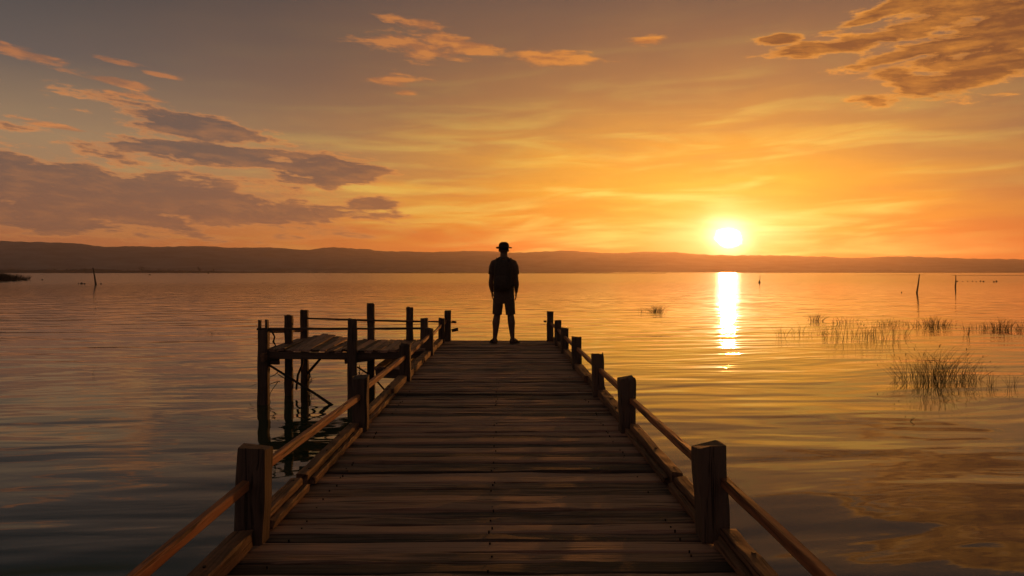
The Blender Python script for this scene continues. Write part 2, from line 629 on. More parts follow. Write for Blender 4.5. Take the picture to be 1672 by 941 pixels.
# far wood: a mass of crowns nobody could count, on the bank
def crown_blob(bm, c, rx, rz, n, size):
    for _ in range(n):
        while True:
            v = Vector((random.uniform(-1, 1), random.uniform(-1, 1), random.uniform(-1, 1)))
            if v.length < 1:
                break
        p = Vector(c) + Vector((v.x * rx, v.y * rx, v.z * rz))
        s = size * random.uniform(.6, 1.4)
        q = [Vector((random.uniform(-1, 1), random.uniform(-1, 1), random.uniform(-1, 1))) * s for _ in range(3)]
        f = [bm.verts.new(p + k) for k in q]
        bm.faces.new(f)


bm = bmesh.new()
for i in range(520):
    px = random.uniform(-500, 760)
    dens = 1.0 if px < 330 else 0.45
    if random.random() > dens:
        continue
    d = raydir(px, 445)
    y = random.uniform(1120, 1190)
    x = d.x / d.y * y
    h = random.uniform(1.2, 2.8) * (1.0 if px < 400 else .5)
    crown_blob(bm, (x, y, (4.6 if px < 150 else max(.5, 4.6 - (px - 150) * .0125)) + h * .35), h * 1.6, h * .5, 12, .8)
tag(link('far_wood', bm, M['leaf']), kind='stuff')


def tree(px, y, h, label):
    d = raydir(px, 445)
    x = d.x / d.y * y
    t = thing('tree', label, 'tree', (x, y, 1.0), 'lone trees on the far marsh')
    b1 = bmesh.new()
    tube(b1, [(x, y, 0.5), (x + .2, y, h * .35), (x + .1, y, h * .7)], [.45, .3, .15], 6)
    link('trunk', b1, M['bark'], t)
    b2 = bmesh.new()
    for k in range(5):
        a = random.uniform(0, 6.28)
        crown_blob(b2, (x + math.cos(a) * h * .22, y + math.sin(a) * h * .22, h * random.uniform(.5, .85)), h * .26, h * .22, 26, h * .075)
    link('crown', b2, M['leaf'], t)


tree(231, 1060, 10, 'tallest lone dark tree on the left marsh, below the hills')
tree(138, 1060, 7.6, 'small pale tree on the left marsh just left of the leaning stake')
tree(326, 1060, 8.4, 'narrow lone tree on the far marsh, second from the tallest one')
tree(348, 1070, 6.4, 'low broad tree on the far marsh right of the narrow one')


# ------------------------------------------------------------------ haze
bm = bmesh.new()
bmesh.ops.create_cube(bm, size=1.0)
for v in bm.verts:
    v.co = Vector((v.co.x * 13400, 0, 0)) + Vector((0, -400 + (v.co.y + .5) * 5000, -3.0 + (v.co.z + .5) * 163))
mh = bpy.data.materials.new('haze_air')
mh.use_nodes = True
nt = mh.node_tree
nt.nodes.clear()
pv = nt.nodes.new('ShaderNodeVolumePrincipled')
pv.inputs['Color'].default_value = (0.96, 0.82, 0.82, 1)
pv.inputs['Density'].default_value = 0.00016
pv.inputs['Anisotropy'].default_value = 0.75
mo = nt.nodes.new('ShaderNodeOutputMaterial')
nt.links.new(pv.outputs[0], mo.inputs['Volume'])
tag(link('haze', bm, mh), kind='stuff')

# ------------------------------------------------------------------ pier
SL = -(VPX * 0 + (451 - HOR)) / F            # the deck falls a touch going out
DZ0 = CAMZ - 1.222


def deck_z(y):
    return DZ0 + SL * y


def base_y(py):
    return F * 1.222 / (py - 451.0)


PIER_END = 13.95
pier = thing('pier', 'long weathered plank pier running straight out with low posts and handrails', 'pier', (0, 0, 0))

bm = bmesh.new()
rnd = random.Random(3)
y = -2.2
while y < PIER_END - 0.02:
    wd = rnd.choice([rnd.uniform(0.07, 0.10), rnd.uniform(0.09, 0.145)])
    gap = rnd.choice([0.012, 0.016, 0.020, 0.026, 0.040])
    if y + wd > PIER_END:
        wd = PIER_END - y
    yc = y + wd / 2
    z = deck_z(yc) - 0.022 + rnd.uniform(-.009, .007)
    xl, xr = -1.225 + rnd.uniform(-.03, .02), 1.055 + rnd.uniform(-.02, .03)
    sk = rnd.uniform(-.009, .009)
    tilt = rnd.uniform(-.035, .035)
    if rnd.random() < 0.0:
        xm = rnd.uniform(-.5, .5)
        beam(bm, (xl, yc + sk, z), (xm - .003, yc, z + rnd.uniform(-.002, .002)), wd, .044, .005, 10, .0045, (0, tilt, 1), .006, rnd=rnd)
        beam(bm, (xm + .003, yc, z + rnd.uniform(-.003, .003)), (xr, yc - sk, z), wd, .044, .005, 10, .0045, (0, -tilt, 1), .006, rnd=rnd)
    else:
        beam(bm, (xl, yc + sk, z + rnd.uniform(-.003, .003)), (xr, yc - sk, z), wd, .044, .006, 26, .0062, (0, tilt, 1), .012, rnd=rnd, freq=2.8)
    y += wd + gap
link('deck', bm, M['deck'], pier)

# nails down the lines of the joists
bm = bmesh.new()
yy = 2.4
while yy < 9:
    for xn in (-0.98, -0.06, 0.82):
        for dy in (0.0, 0.05):
            if rnd.random() < .5:
                continue
            cx, cy2 = xn + rnd.uniform(-.012, .012), yy + dy
            cz = deck_z(cy2)
            ring = [bm.verts.new((cx + .0042 * math.cos(a), cy2 + .0042 * math.sin(a), cz + .0065)) for a in [k * math.pi / 3 for k in range(6)]]
            bot = [bm.verts.new(v.co - Vector((0, 0, .014))) for v in ring]
            bm.faces.new(ring)
            for k in range(6):
                bm.faces.new((ring[k], ring[(k + 1) % 6], bot[(k + 1) % 6], bot[k]))
    yy += 0.158
tag(link('nail_heads', bm, M['nail'], pier), kind='stuff')

for xb in (-0.98, -0.06, 0.82):
    bm = bmesh.new()
    beam(bm, (xb, -2.2, deck_z(-2.2) - .15), (xb, PIER_END - .06, deck_z(PIER_END) - .15), .11, .2, .008, 20, .004)
    link('joist', bm, M['kerb'], pier)
bm = bmesh.new()
beam(bm, (-1.2, PIER_END + .035, deck_z(PIER_END) - .12), (1.03, PIER_END + .035, deck_z(PIER_END) - .12), .06, .2, .008, 10, .004)
link('end_beam', bm, M['beam_x'], pier)
for yp in (0.8, 3.42, 5.85, 8.5, 11.2, 13.6):
    for xp in (-0.86, 0.70):
        bm = bmesh.new()
        beam(bm, (xp, yp, -1.2), (xp, yp, deck_z(yp) - .25), .17, .17, .03, 6, .008, (0, 1, 0))
        link('pile', bm, M['post'], pier)
    bm = bmesh.new()
    beam(bm, (-1.12, yp + .14, deck_z(yp) - .33), (.96, yp + .14, deck_z(yp) - .33), .1, .16, .008, 10, .004)
    link('cross_beam', bm, M['beam_x'], pier)


def post(x, y, h, w, lean=(0, 0), sink=0.0, parent=None, name='post', seed=0, split=False):
    r = random.Random(seed)
    bm = bmesh.new()
    z0 = deck_z(y)
    beam(bm, (x, y, z0 + .002), (x + lean[0], y + lean[1], z0 + h), w, w, .012, 16, .006, (0, 1, 0), .013, rnd=r, crack=.03 if split else 0, freq=5.0)
    return link(name, bm, M['post'], parent)


LP = [(893, .43, .132), (706, .425, .116), (624, .43, .122), (581, .42, .118), (560.5, .45, .112)]
RP = [(893, .435, .132), (710, .425, .126), (650, .435, .116), (604.5, .42, .12), (579, .41, .116), (565.5, .44, .11)]
ly = [base_y(p[0]) + p[2] / 2 for p in LP]
ry = [base_y(p[0]) + p[2] / 2 for p in RP]
LX = [-1.07 - p[2] / 2 for p in LP]
LX[0] -= .024
RX = [0.912 + p[2] / 2 for p in RP]
for i, (p, yv) in enumerate(zip(LP, ly)):
    post(LX[i], yv, p[1], p[2], (random.uniform(-.006, .008) + (.012 if i == 0 else 0), random.uniform(-.006, .006)), parent=pier, seed=10 + i)
for i, (p, yv) in enumerate(zip(RP, ry)):
    post(RX[i], yv, p[1], p[2], (-.022 if i == 0 else random.uniform(-.012, .004), random.uniform(-.006, .006)), parent=pier, seed=30 + i, split=(i in (0, 1, 2)))
post(-1.035, 13.88, .565, .12, (0, 0), parent=pier, seed=51)
post(0.885, 13.84, .565, .118, (0.004, 0), parent=pier, seed=52)


def rail(p0, p1, w=.038, h=.044, seed=0, parent=None, name='handrail', m='rail', jit=.004, sag=.0, up=(0, 0, 1)):
    r = random.Random(seed)
    bm = bmesh.new()
    beam(bm, p0, p1, w, h, .006, 12, jit, up, .008, rnd=r, sag=sag)
    return link(name, bm, M[m], parent)


def pz(y, h):
    return deck_z(y) + h


LR = [((-1.165, 0.4, .25), (-1.165, ly[0] - .02, .275)), ((-1.115, ly[0] + .02, .335), (-1.135, ly[1] - .01, .27)),
      ((-1.12, ly[1] + .02, .315), (-1.14, ly[2] - .01, .285)), ((-1.12, ly[2] + .02, .285), (-1.14, ly[3] - .01, .30)),
      ((-1.12, ly[3] + .02, .285), (-1.13, ly[4], .32)), ((-1.10, ly[4] + .02, .33), (-1.06, 13.84, .39))]
for i, (a, b) in enumerate(LR):
    rail((a[0], a[1], pz(a[1], a[2])), (b[0], b[1], pz(b[1], b[2])), seed=60 + i, parent=pier)
RRL = [((1.045, 0.4, .245), (1.015, ry[0] - .02, .28)), ((.945, ry[0] + .02, .335), (1.0, ry[1] - .01, .255)),
       ((.955, ry[1] + .02, .31), (.985, ry[2] - .01, .27)), ((.95, ry[2] + .02, .30), (.98, ry[3] - .01, .27)),
       ((.95, ry[3] + .02, .29), (.97, ry[4], .27)), ((.95, ry[4] + .02, .28), (.97, ry[5], .28)), ((.95, ry[5], .30), (.90, 13.82, .34))]
for i, (a, b) in enumerate(RRL):
    rail((a[0], a[1], pz(a[1], a[2])), (b[0], b[1], pz(b[1], b[2])), seed=80 + i, parent=pier)


def kerb(x, y0, y1, seed, w=.098, h=.075, two=False, side=1, dx=0.0):
    """Chewed timber along the deck edge; two = a rabbeted one with a lower inner lip."""
    r = random.Random(seed)
    bm = bmesh.new()
    if two:
        w = .07
        x -= side * .012
    n = max(6, int((y1 - y0) * 26))
    za, zb = deck_z(y0) + h / 2 + .006, deck_z(y1) + h / 2 + .006
    beam(bm, (x, y0, za), (x + dx, y1, zb), w, h, .008, n, .0042, (0, 0, 1), .03, rnd=r, freq=6.0)
    if two:
        k = .034
        lip = bmesh.new()
        beam(lip, (x + side * (w / 2 + k / 2 + .004), y0 + .03, deck_z(y0) + .028), (x + dx + side * (w / 2 + k / 2 + .004), y1 - .02, deck_z(y1) + .028), k, .04, .006, n, .0038, (0, 0, 1), .03, rnd=r, freq=9.0)
    o = link('kerb_beam', bm, M['kerb'], pier)
    if two:
        link('kerb_lip', lip, M['kerb'], o)
    yb = y0 + .12
    while yb < y1 - .06:
        zt = deck_z(yb) + h + .0105
        xb = x + dx * (yb - y0) / (y1 - y0) + r.uniform(-.02, .02)
        ra = r.uniform(.006, .011)
        bm = bmesh.new()
        ring = [bm.verts.new((xb + ra * math.cos(a), yb + ra * 1.5 * math.sin(a), zt)) for a in [q * math.pi / 4 for q in range(8)]]
        low = [bm.verts.new(v.co - Vector((0, 0, .02))) for v in ring]
        bm.faces.new(ring)
        for q in range(8):
            bm.faces.new((ring[q], ring[(q + 1) % 8], low[(q + 1) % 8], low[q]))
        link('bolt_head', bm, M['nail'], o)
        yb += r.uniform(.3, .6)
    return o


kerb(-1.165, 0.2, ly[0] - .1, 101)
kerb(-1.155, ly[0] + .1, 4.18, 102, two=True)
kerb(-1.150, 4.26, ly[1] - .085, 103, two=True)
kerb(-1.150, ly[1] + .085, 7.42, 104, two=True)
kerb(-1.155, 7.50, ly[2] - .085, 105, .105)
kerb(-1.150, ly[2] + .10, 9.5, 106, .10)
kerb(-1.160, 9.58, 10.35, 107, .105)
kerb(-1.150, 10.42, ly[3] - .1, 108, .10)
kerb(-1.150, ly[3] + .2, ly[3] + .95, 109, .11)
kerb(-1.145, ly[3] + 1.02, ly[4] - .08, 110, .11)
kerb(1.01, 0.2, ry[0] - .1, 121, two=True, side=-1)
kerb(1.00, ry[0] + .1, 4.18, 122, two=True, side=-1)
kerb(1.00, 4.25, ry[1] - .085, 123, two=True, side=-1)
kerb(1.00, ry[1] + .085, ry[2] - .085, 124, .095)
kerb(1.01, ry[2] + .085, 8.4, 125, .09)
kerb(0.985, 8.42, ry[3] - .08, 126, .105)
kerb(0.99, ry[3] + .08, ry[4] - .08, 127, .09)
kerb(0.99, ry[4] + .08, ry[5] - .08, 128, .09)
kerb(0.98, ry[5] + .08, 13.76, 129, .085)

# broken stubs of a vanished end rail
for (a, b, w, h, s) in (((-0.965, 13.97, 1.255), (-0.885, 13.99, 1.25), .04, .035, 1), ((-0.966, 13.96, 1.09), (-0.845, 13.98, 1.115), .05, .06, 2),
                        ((0.82, 13.93, 1.262), (0.775, 13.94, 1.264), .035, .035, 3)):
    rail(a, b, w, h, 140 + s, pier, 'broken_rail_stub', 'beam_x', .006)

# ------------------------------------------------------------------ side platform
plat = thing('side_platform', 'raised timber platform on tall posts, standing left of the pier end in the water', 'platform', (-2.6, 13.2, 0))
bm = bmesh.new()
rnd = random.Random(9)
x = -3.92
while x < -1.30:
    wd = rnd.uniform(.10, .16)
    up_ = max(0.0, 1 - abs(x + 3.45) / .62) * .115
    z0, z1 = .905 - .022 * math.sin(max(0, min(1, (x + 3.9) / 2.6)) * math.pi) + rnd.uniform(-.010, .008), .885 + up_ + rnd.uniform(-.006, .006)
    beam(bm, (x + wd / 2, 12.30 + rnd.uniform(-.03, .02), z0), (x + wd / 2 + rnd.uniform(-.01, .01), 14.16 + rnd.uniform(-.05, .05), z1), wd, .04, .006, 12, .007, (rnd.uniform(-.12, .12), 0, 1), .02, rnd=rnd, sag=rnd.uniform(-.004, .012))
    x += wd + rnd.choice([.006, .01, .016])
link('platform_deck', bm, M['plat'], plat)


def pbeam(name, p0, p1, w, h, m='beam_x', jit=.005, up=(0, 0, 1), seed=0, sag=0):
    bm = bmesh.new()
    beam(bm, p0, p1, w, h, .008, 12, jit, up, .012, rnd=random.Random(seed), sag=sag)
    return link(name, bm, M[m], plat)


pbeam('front_beam', (-3.98, 12.335, .822), (-1.32, 12.335, .826), .075, .118, seed=1, sag=.022)
pbeam('back_beam', (-3.95, 14.0, .80), (-1.32, 14.0, .80), .075, .12, seed=2)
pbeam('side_beam', (-3.93, 12.1, .80), (-3.86, 14.2, .83), .07, .13, 'kerb', seed=3)
pbeam('side_beam', (-1.72, 12.4, .80), (-1.72, 14.05, .80), .07, .12, 'kerb', seed=4)
pbeam('cross_stub', (-4.09, 12.42, .85), (-3.8, 12.42, .85), .07, .06, seed=5)
pbeam('cross_stub', (-4.07, 12.40, .70), (-3.75, 12.40, .70), .07, .10, seed=6)
pbeam('cross_stub', (-2.62, 12.28, .72), (-2.2, 12.38, .76), .06, .09, seed=7)
PP = [(-3.97, 12.30, 1.237, .162), (-3.81, 13.2, 1.434, .128), (-3.775, 14.08, 1.474, .13), (-2.48, 12.21, 1.422, .138),
      (-2.515, 14.12, 1.597, .13), (-1.775, 14.1, 1.527, .128), (-1.33, 12.5, 1.418, .118)]
for i, (px_, py_, zt, w) in enumerate(PP):
    r = random.Random(200 + i)
    bm = bmesh.new()
    beam(bm, (px_ + r.uniform(-.02, .02), py_, -1.2), (px_, py_, zt), w * 1.03, w, .02, 26, .008, (0, 1, 0), .016, rnd=r, freq=4.0)
    o = link('post', bm, M['post'], plat)
    if i == 0:
        for dx, hh, ww in ((-.064, .165, .030), (.057, .17, .040)):
            b2 = bmesh.new()
            beam(b2, (px_ + dx, py_, zt - .02), (px_ + dx * .98, py_, zt + hh), ww, .09, .004, 6, .005, (0, 1, 0), .015, rnd=r)
            link('split_prong', b2, M['post'], o)
pbeam('front_rail', (-4.09, 12.33, 1.25), (-1.27, 12.46, 1.249), .035, .036, seed=21, jit=.006)
pbeam('back_rail', (-3.78, 14.03, 1.325), (-.98, 13.98, 1.255), .032, .034, seed=22, jit=.007, sag=.01)
pbeam('end_rail', (-3.99, 12.36, 1.205), (-3.80, 14.05, 1.08), .04, .04, 'rail', seed=23, jit=.006)
# lower landing tucked between platform and pier
bm = bmesh.new()
rnd = random.Random(12)
xx = -2.14
while xx < -1.34:
    wd = rnd.uniform(.13, .2)
    beam(bm, (xx + wd / 2, 12.3 + rnd.uniform(-.06, .03), .60), (xx + wd / 2, 14.0 + rnd.uniform(-.1, .05), .60 + rnd.uniform(-.01, .02)), wd, .045, .006, 8, .008, (0, 0, 1), .02, rnd=rnd)
    xx += wd + .012
o = link('lower_landing', bm, M['plat'], plat)
for yb in (12.36, 13.8):
    b2 = bmesh.new()
    beam(b2, (-2.12, yb, .505), (-1.25, yb, .49), .08, .15, .01, 10, .012, (0, 0, 1), .02, rnd=rnd)
    link('landing_beam', b2, M['beam_x'], o)
bm = bmesh.new()
tube(bm, [(-3.90, 12.32, .66), (-3.55, 12.29, .45), (-3.1, 12.27, .17), (-2.78, 12.26, -.05), (-2.5, 12.26, -.22)], [.022, .022, .024, .03, .03], 6)
link('diagonal_brace', bm, M['twig'], plat)
bm = bmesh.new()
tube(bm, [(-3.70, 14.03, .28), (-3.55, 14.02, .45), (-3.40, 14.0, .62), (-3.25, 14.0, .80)], [.028, .026, .022, .02], 6)
link('diagonal_brace', bm, M['twig'], plat)


bm = bmesh.new()
tube(bm, [(-3.70, 13.25, .10), (-3.74, 13.5, .32), (-3.72, 13.75, .50), (-3.76, 14.0, .72)], [.02, .022, .02, .016], 6)
link('diagonal_brace', bm, M['twig'], plat)
bm = bmesh.new()
tube(bm, [(-2.42, 12.3, .62), (-2.2, 12.6, .40), (-2.05, 12.9, .12), (-1.95, 13.1, -.15)], [.014, .016, .016, .02], 6)
link('diagonal_brace', bm, M['twig'], plat)


def twigs(name, label, root, n, length, spread, seed, down=0.3, rad=.008):
    r = random.Random(seed)
    bm = bmesh.new()
    for k in range(n):
        p = Vector(root) + Vector((r.uniform(-.02, .02), r.uniform(-.05, .05), r.uniform(-.1, .1)))
        d = Vector((r.uniform(-spread, spread), r.uniform(-.3, .3), -down + r.uniform(-.5, .5))).normalized()
        pts, rad_ = [p.copy()], [rad]
        L = length * r.uniform(.5, 1.1)
        for s in range(6):
            d = (d + Vector((r.uniform(-.4, .4), r.uniform(-.3, .3), r.uniform(-.4, .4)))).normalized()
            p = p + d * L / 6
            pts.append(p.copy())
            rad_.append(rad * (1 - .14 * (s + 1)))
        tube(bm, pts, rad_, 4)
        q = pts[3]
        tube(bm, [q, q + Vector((r.uniform(-.12, .12), 0, r.uniform(-.12, .12)))], [rad * .6, rad * .25], 4)
    return tag(link(name, bm, M['twig']), label, 'branch')


twigs('driftwood_branch', 'tangle of dead twigs caught on the back corner post under the platform', (-3.66, 14.02, .30), 7, .5, .5, 1, .5)
twigs('driftwood_branch', 'crooked dead branch hanging in the water between the two left platform posts', (-3.92, 12.9, .38), 4, .75, .6, 2, .45)
twigs('driftwood_branch', 'short dry twig hanging from the platform post nearest the pier side', (-2.37, 12.2, .58), 2, .42, .25, 3, 1.0, .009)
bm = bmesh.new()
pts = [Vector((-3.885, 12.3, 1.235)), Vector((-3.83, 12.32, 1.20)), Vector((-3.80, 12.34, 1.12)), Vector((-3.82, 12.33, 1.04)), Vector((-3.79, 12.36, .97)), Vector((-3.86, 12.32, .93))]
tube(bm, pts, [.014, .019, .013, .02, .014, .008], 6)
tag(link('rope', bm, M['rope']), 'frayed rope knotted round the forked corner post of the platform', 'rope')


# ------------------------------------------------------------------ person
def ell_rings(bm, secs, n=20, squash=2.0):
    """Closed loft: list of (centre, rx, ry, tilt axis dir)."""
    rings = []
    pts = [Vector(s[0]) for s in secs]
    for i, s in enumerate(secs):
        a = pts[max(i - 1, 0)]
        b = pts[min(i + 1, len(pts) - 1)]
        ax = (b - a).normalized()
        yv = Vector((0, 1, 0))
        if abs(ax.y) > .8:
            yv = Vector((0, 0, 1))
        xv = yv.cross(ax).normalized()
        yv = ax.cross(xv).normalized()
        ring = []
        for j in range(n):
            t = 2 * math.pi * j / n
            c, q = math.cos(t), math.sin(t)
            e = 2.0 / squash
            c = math.copysign(abs(c) ** e, c)
            q = math.copysign(abs(q) ** e, q)
            ring.append(bm.verts.new(pts[i] + xv * c * s[1] + yv * q * s[2]))
        rings.append(ring)
    for a, b in zip(rings, rings[1:]):
        for j in range(n):
            bm.faces.new((a[j], a[(j + 1) % n], b[(j + 1) % n], b[j]))
    bm.faces.new(rings[0])
    bm.faces.new(rings[-1])


def ball(bm, c, rx, ry, rz, seg=16):
    m = Matrix.Translation(Vector(c)) @ Matrix.Diagonal((rx, ry, rz, 1))
    bmesh.ops.create_uvsphere(bm, u_segments=seg, v_segments=seg // 2 + 2, radius=1.0, matrix=m)


def limb(bm, pts, radii, n=14):
    ell_rings(bm, [(p, r, r) if not isinstance(r, tuple) else (p, r[0], r[1]) for p, r in zip(pts, radii)], n)
    for p, r in ((pts[0], radii[0]), (pts[-1], radii[-1])):
        r = min(r) if isinstance(r, tuple) else r
        ball(bm, p, r, r, r, 12)


def fuse(name, bm, material, parent, voxel, iters=4):
    """Union of overlapping closed shells into one continuous surface."""
    me = bpy.data.meshes.new('tmp')
    bmesh.ops.recalc_face_normals(bm, faces=bm.faces)
    bm.to_mesh(me)
    bm.free()
    o = bpy.data.objects.new('tmp', me)
    COL.objects.link(o)
    r = o.modifiers.new('r', 'REMESH')
    r.mode = 'VOXEL'
    r.voxel_size = voxel
    s = o.modifiers.new('s', 'SMOOTH')
    s.iterations = iters
    s.factor = 0.5
    dg = bpy.context.evaluated_depsgraph_get()
    out = bpy.data.meshes.new_from_object(o.evaluated_get(dg))
    bpy.data.objects.remove(o)
    bpy.data.meshes.remove(me)
    out.name = name
    out.materials.clear()
    out.materials.append(material)
    for p in out.polygons:
        p.use_smooth = True
    q = bpy.data.objects.new(name, out)
    COL.objects.link(q)
    q.parent = parent
    return q


MX, MY = 0.018, 13.40
MZ = deck_z(MY) + 0.004
man = thing('person', 'person in hat, t-shirt and shorts standing at the pier end, facing the sunset', 'person', (MX, MY, MZ))

bm = bmesh.new()
# trunk
ell_rings(bm, [((0, 0, .78), .135, .10), ((0, 0, .86), .168, .118), ((0, 0, .95), .160, .110), ((0, .005, 1.05), .148, .100), ((0, .0, 1.18), .165, .110),
               ((0, -.005, 1.30), .182, .115), ((0, -.01, 1.40), .180, .105), ((0, -.012, 1.47), .150, .085), ((0, -.012, 1.52), .085, .065)], 24)
limb(bm, [(0, -.012, 1.49), (0, .0, 1.56), (0, .012, 1.63)], [.074, .067, .066])
# head: skull, jaw, nose, ears
ball(bm, (0, .012, 1.710), .085, .100, .100, 22)
ball(bm, (0, .036, 1.640), .068, .068, .062, 18)
ball(bm, (0, .116, 1.680), .013, .022, .020, 10)
ball(bm, (0, .100, 1.630), .024, .014, .009, 10)
for s in (-1, 1):
    ball(bm, (s * .087, .004, 1.685), .010, .020, .031, 10)
    # arm
    sh = Vector((s * .185, -.01, 1.435))
    el_ = Vector((s * .235, -.02, 1.105))
    wr = Vector((s * .222, .035, .890 + .05))
    limb(bm, [sh, sh.lerp(el_, .35), sh.lerp(el_, .75), el_], [.060, .054, .044, .040])
    limb(bm, [el_, el_.lerp(wr, .28), el_.lerp(wr, .7), wr], [.044, .047, .038, .031])
    # hand: palm, four fingers of unequal length, thumb
    pal = wr + Vector((-s * .004, .012, -.055))
    ell_rings(bm, [(wr + Vector((0, 0, .01)), .020, .026), (wr + Vector((-s * .002, .006, -.03)), .018, .036), (pal, .017, .042), (pal + Vector((0, .004, -.04)), .014, .040)], 12)
    for k, (off, ln) in enumerate(((.030, .066), (.011, .075), (-.009, .070), (-.028, .055))):
        b0 = pal + Vector((0, off, -.032))
        b1 = b0 + Vector((-s * .004, .004, -ln * .5))
        b2 = b1 + Vector((-s * .014, .006, -ln * .45))
        limb(bm, [b0, b1, b2], [.0095, .0088, .0075], 8)
    t0 = wr + Vector((-s * .006, .030, -.022))
    limb(bm, [t0, t0 + Vector((-s * .010, .030, -.034)), t0 + Vector((-s * .018, .034, -.066))], [.013, .0105, .009], 8)
    # leg
    hp = Vector((s * .092, 0, .82))
    kn = Vector((s * .124, .012, .50))
    an = Vector((s * .160, -.02, .105))
    limb(bm, [hp, hp.lerp(kn, .4), hp.lerp(kn, .8), kn], [.092, .084, .064, .057])
    ca = kn.lerp(an, .32) + Vector((s * .006, -.016, 0))
    limb(bm, [kn, ca, kn.lerp(an, .65) + Vector((0, -.006, 0)), an], [.062, .068, .052, .040])
    ft = Vector((s * .42, .9, 0)).normalized()
    limb(bm, [an + Vector((0, -.03, -.055)), an + ft * .06 + Vector((0, 0, -.05)), an + ft * .145 + Vector((0, 0, -.072))], [.036, .040, .030])
    limb(bm, [an, an + Vector((0, -.015, -.06))], [.036, .036])
    pv_ = Vector((-ft.y, ft.x, 0))
    for k in range(5):
        q = an + ft * (.165 - .006 * abs(k - 1)) + pv_ * s * (.034 - .017 * k) + Vector((0, 0, -.084))
        limb(bm, [q - ft * .02, q + ft * .018], [.012, .010], 8)
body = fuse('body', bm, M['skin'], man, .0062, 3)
for s in (-1, 1):
    b = bmesh.new()
    ball(b, (s * .030, .100, 1.697), .012, .010, .009, 12)
    e_ = link('eye', b, M['hair'], None, True)
    e_.parent = body

bm = bmesh.new()      # close-cropped hair under the hat
ball(bm, (0, .004, 1.716), .0885, .100, .097, 20)
for v in list(bm.verts):
    if v.co.z < 1.672 or (v.co.y > .06 and v.co.z < 1.75):
        bm.verts.remove(v)
h_ = link('hair', bm, M['hair'], None, True)
h_.parent = man

# hat: round crown, narrow level brim
bm = bmesh.new()
prof = [(.0, 1.838), (.035, 1.836), (.062, 1.826), (.084, 1.806), (.0925, 1.775), (.094, 1.748), (.097, 1.742), (.140, 1.742), (.146, 1.731), (.140, 1.719), (.093, 1.722)]
seg = 32
rings = []
for r_, z_ in prof:
    rings.append([bm.verts.new((math.cos(2 * math.pi * j / seg) * r_, .008 + math.sin(2 * math.pi * j / seg) * r_ * 1.14, z_ + .004 * math.sin(4 * math.pi * j / seg) * (r_ > .1))) for j in range(seg)])
for a, b in zip(rings, rings[1:]):
    for j in range(seg):
        bm.faces.new((a[j], a[(j + 1) % seg], b[(j + 1) % seg], b[j]))
bmesh.ops.remove_doubles(bm, verts=bm.verts, dist=1e-5)
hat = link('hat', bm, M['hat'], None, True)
hat.parent = man
bm = bmesh.new()
rings = []
for r_, z_ in ((.0945, 1.748), (.0955, 1.750), (.0955, 1.768), (.0935, 1.770)):
    rings.append([bm.verts.new((math.cos(2 * math.pi * j / seg) * r_, .008 + math.sin(2 * math.pi * j / seg) * r_ * 1.14, z_)) for j in range(seg)])
for a, b in zip(rings, rings[1:]):
    for j in range(seg):
        bm.faces.new((a[j], a[(j + 1) % seg], b[(j + 1) % seg], b[j]))
hb = link('hat_band', bm, M['pack'], None, True)
hb.parent = hat

# t-shirt with short, loose sleeves
bm = bmesh.new()
ell_rings(bm, [((0, 0, .845), .192, .132), ((0, 0, .92), .188, .132), ((0, 0, 1.04), .187, .125), ((0, 0, 1.16), .192, .128), ((0, -.005, 1.28), .203, .130),
               ((0, -.01, 1.38), .200, .122), ((0, -.012, 1.45), .202, .108), ((0, -.012, 1.50), .178, .09), ((0, -.012, 1.535), .128, .078), ((0, -.008, 1.565), .080, .070)], 26)
for s in (-1, 1):
    ell_rings(bm, [((s * .13, -.01, 1.475), .055, .06), ((s * .178, -.01, 1.452), .064, .070), ((s * .206, -.012, 1.38), .064, .074), ((s * .220, -.014, 1.30), .058, .072), ((s * .228, -.016, 1.245), .056, .072)], 16)
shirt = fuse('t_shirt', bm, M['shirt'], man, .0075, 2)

bm = bmesh.new()
ell_rings(bm, [((0, 0, .70 + .02), .165, .118), ((0, 0, .80), .192, .132), ((0, 0, .87), .190, .130), ((0, 0, .96), .176, .122)], 24)
for s in (-1, 1):
    ell_rings(bm, [((s * .098, 0, .80), .098, .118), ((s * .108, 0, .70), .094, .112), ((s * .116, .004, .60), .089, .104), ((s * .124, .006, .520), .088, .102)], 18)
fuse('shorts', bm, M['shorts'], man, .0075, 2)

for s in (-1, 1):      # open sandals: sole and straps
    ft = Vector((s * .42, .9, 0)).normalized()
    pv_ = Vector((-ft.y, ft.x, 0))
    hl = Vector((s * .160, -.05, 0))
    bm = bmesh.new()
    out = [(-.045, .030), (-.03, .038), (.03, .036), (.10, .043), (.16, .046), (.205, .036), (.225, .015)]
    loop = [(a, b) for a, b in out] + [(a, -b) for a, b in reversed(out)]
    top = [bm.verts.new(hl + ft * a + pv_ * b + Vector((0, 0, .026))) for a, b in loop]
    bot = [bm.verts.new(v.co - Vector((0, 0, .026))) for v in top]
    bm.faces.new(top)
    bm.faces.new(bot)
    for j in range(len(top)):
        bm.faces.new((top[j], top[(j + 1) % len(top)], bot[(j + 1) % len(top)], bot[j]))
    sole = link('sandal', bm, M['shoe'], None)
    sole.parent = man
    for a, hgt, wd in ((.0, .10, .048), (.11, .062, .05)):
        bm = bmesh.new()
        pts = [hl + ft * a + pv_ * wd + Vector((0, 0, .01)), hl + ft * a + pv_ * wd * .8 + Vector((0, 0, hgt * .75)), hl + ft * a + Vector((0, 0, hgt)),
               hl + ft * a - pv_ * wd * .8 + Vector((0, 0, hgt * .75)), hl + ft * a - pv_ * wd + Vector((0, 0, .01))]
        tube(bm, pts, [.011] * 5, 6)
        st = link('strap', bm, M['shoe'], None, True)
        st.parent = sole

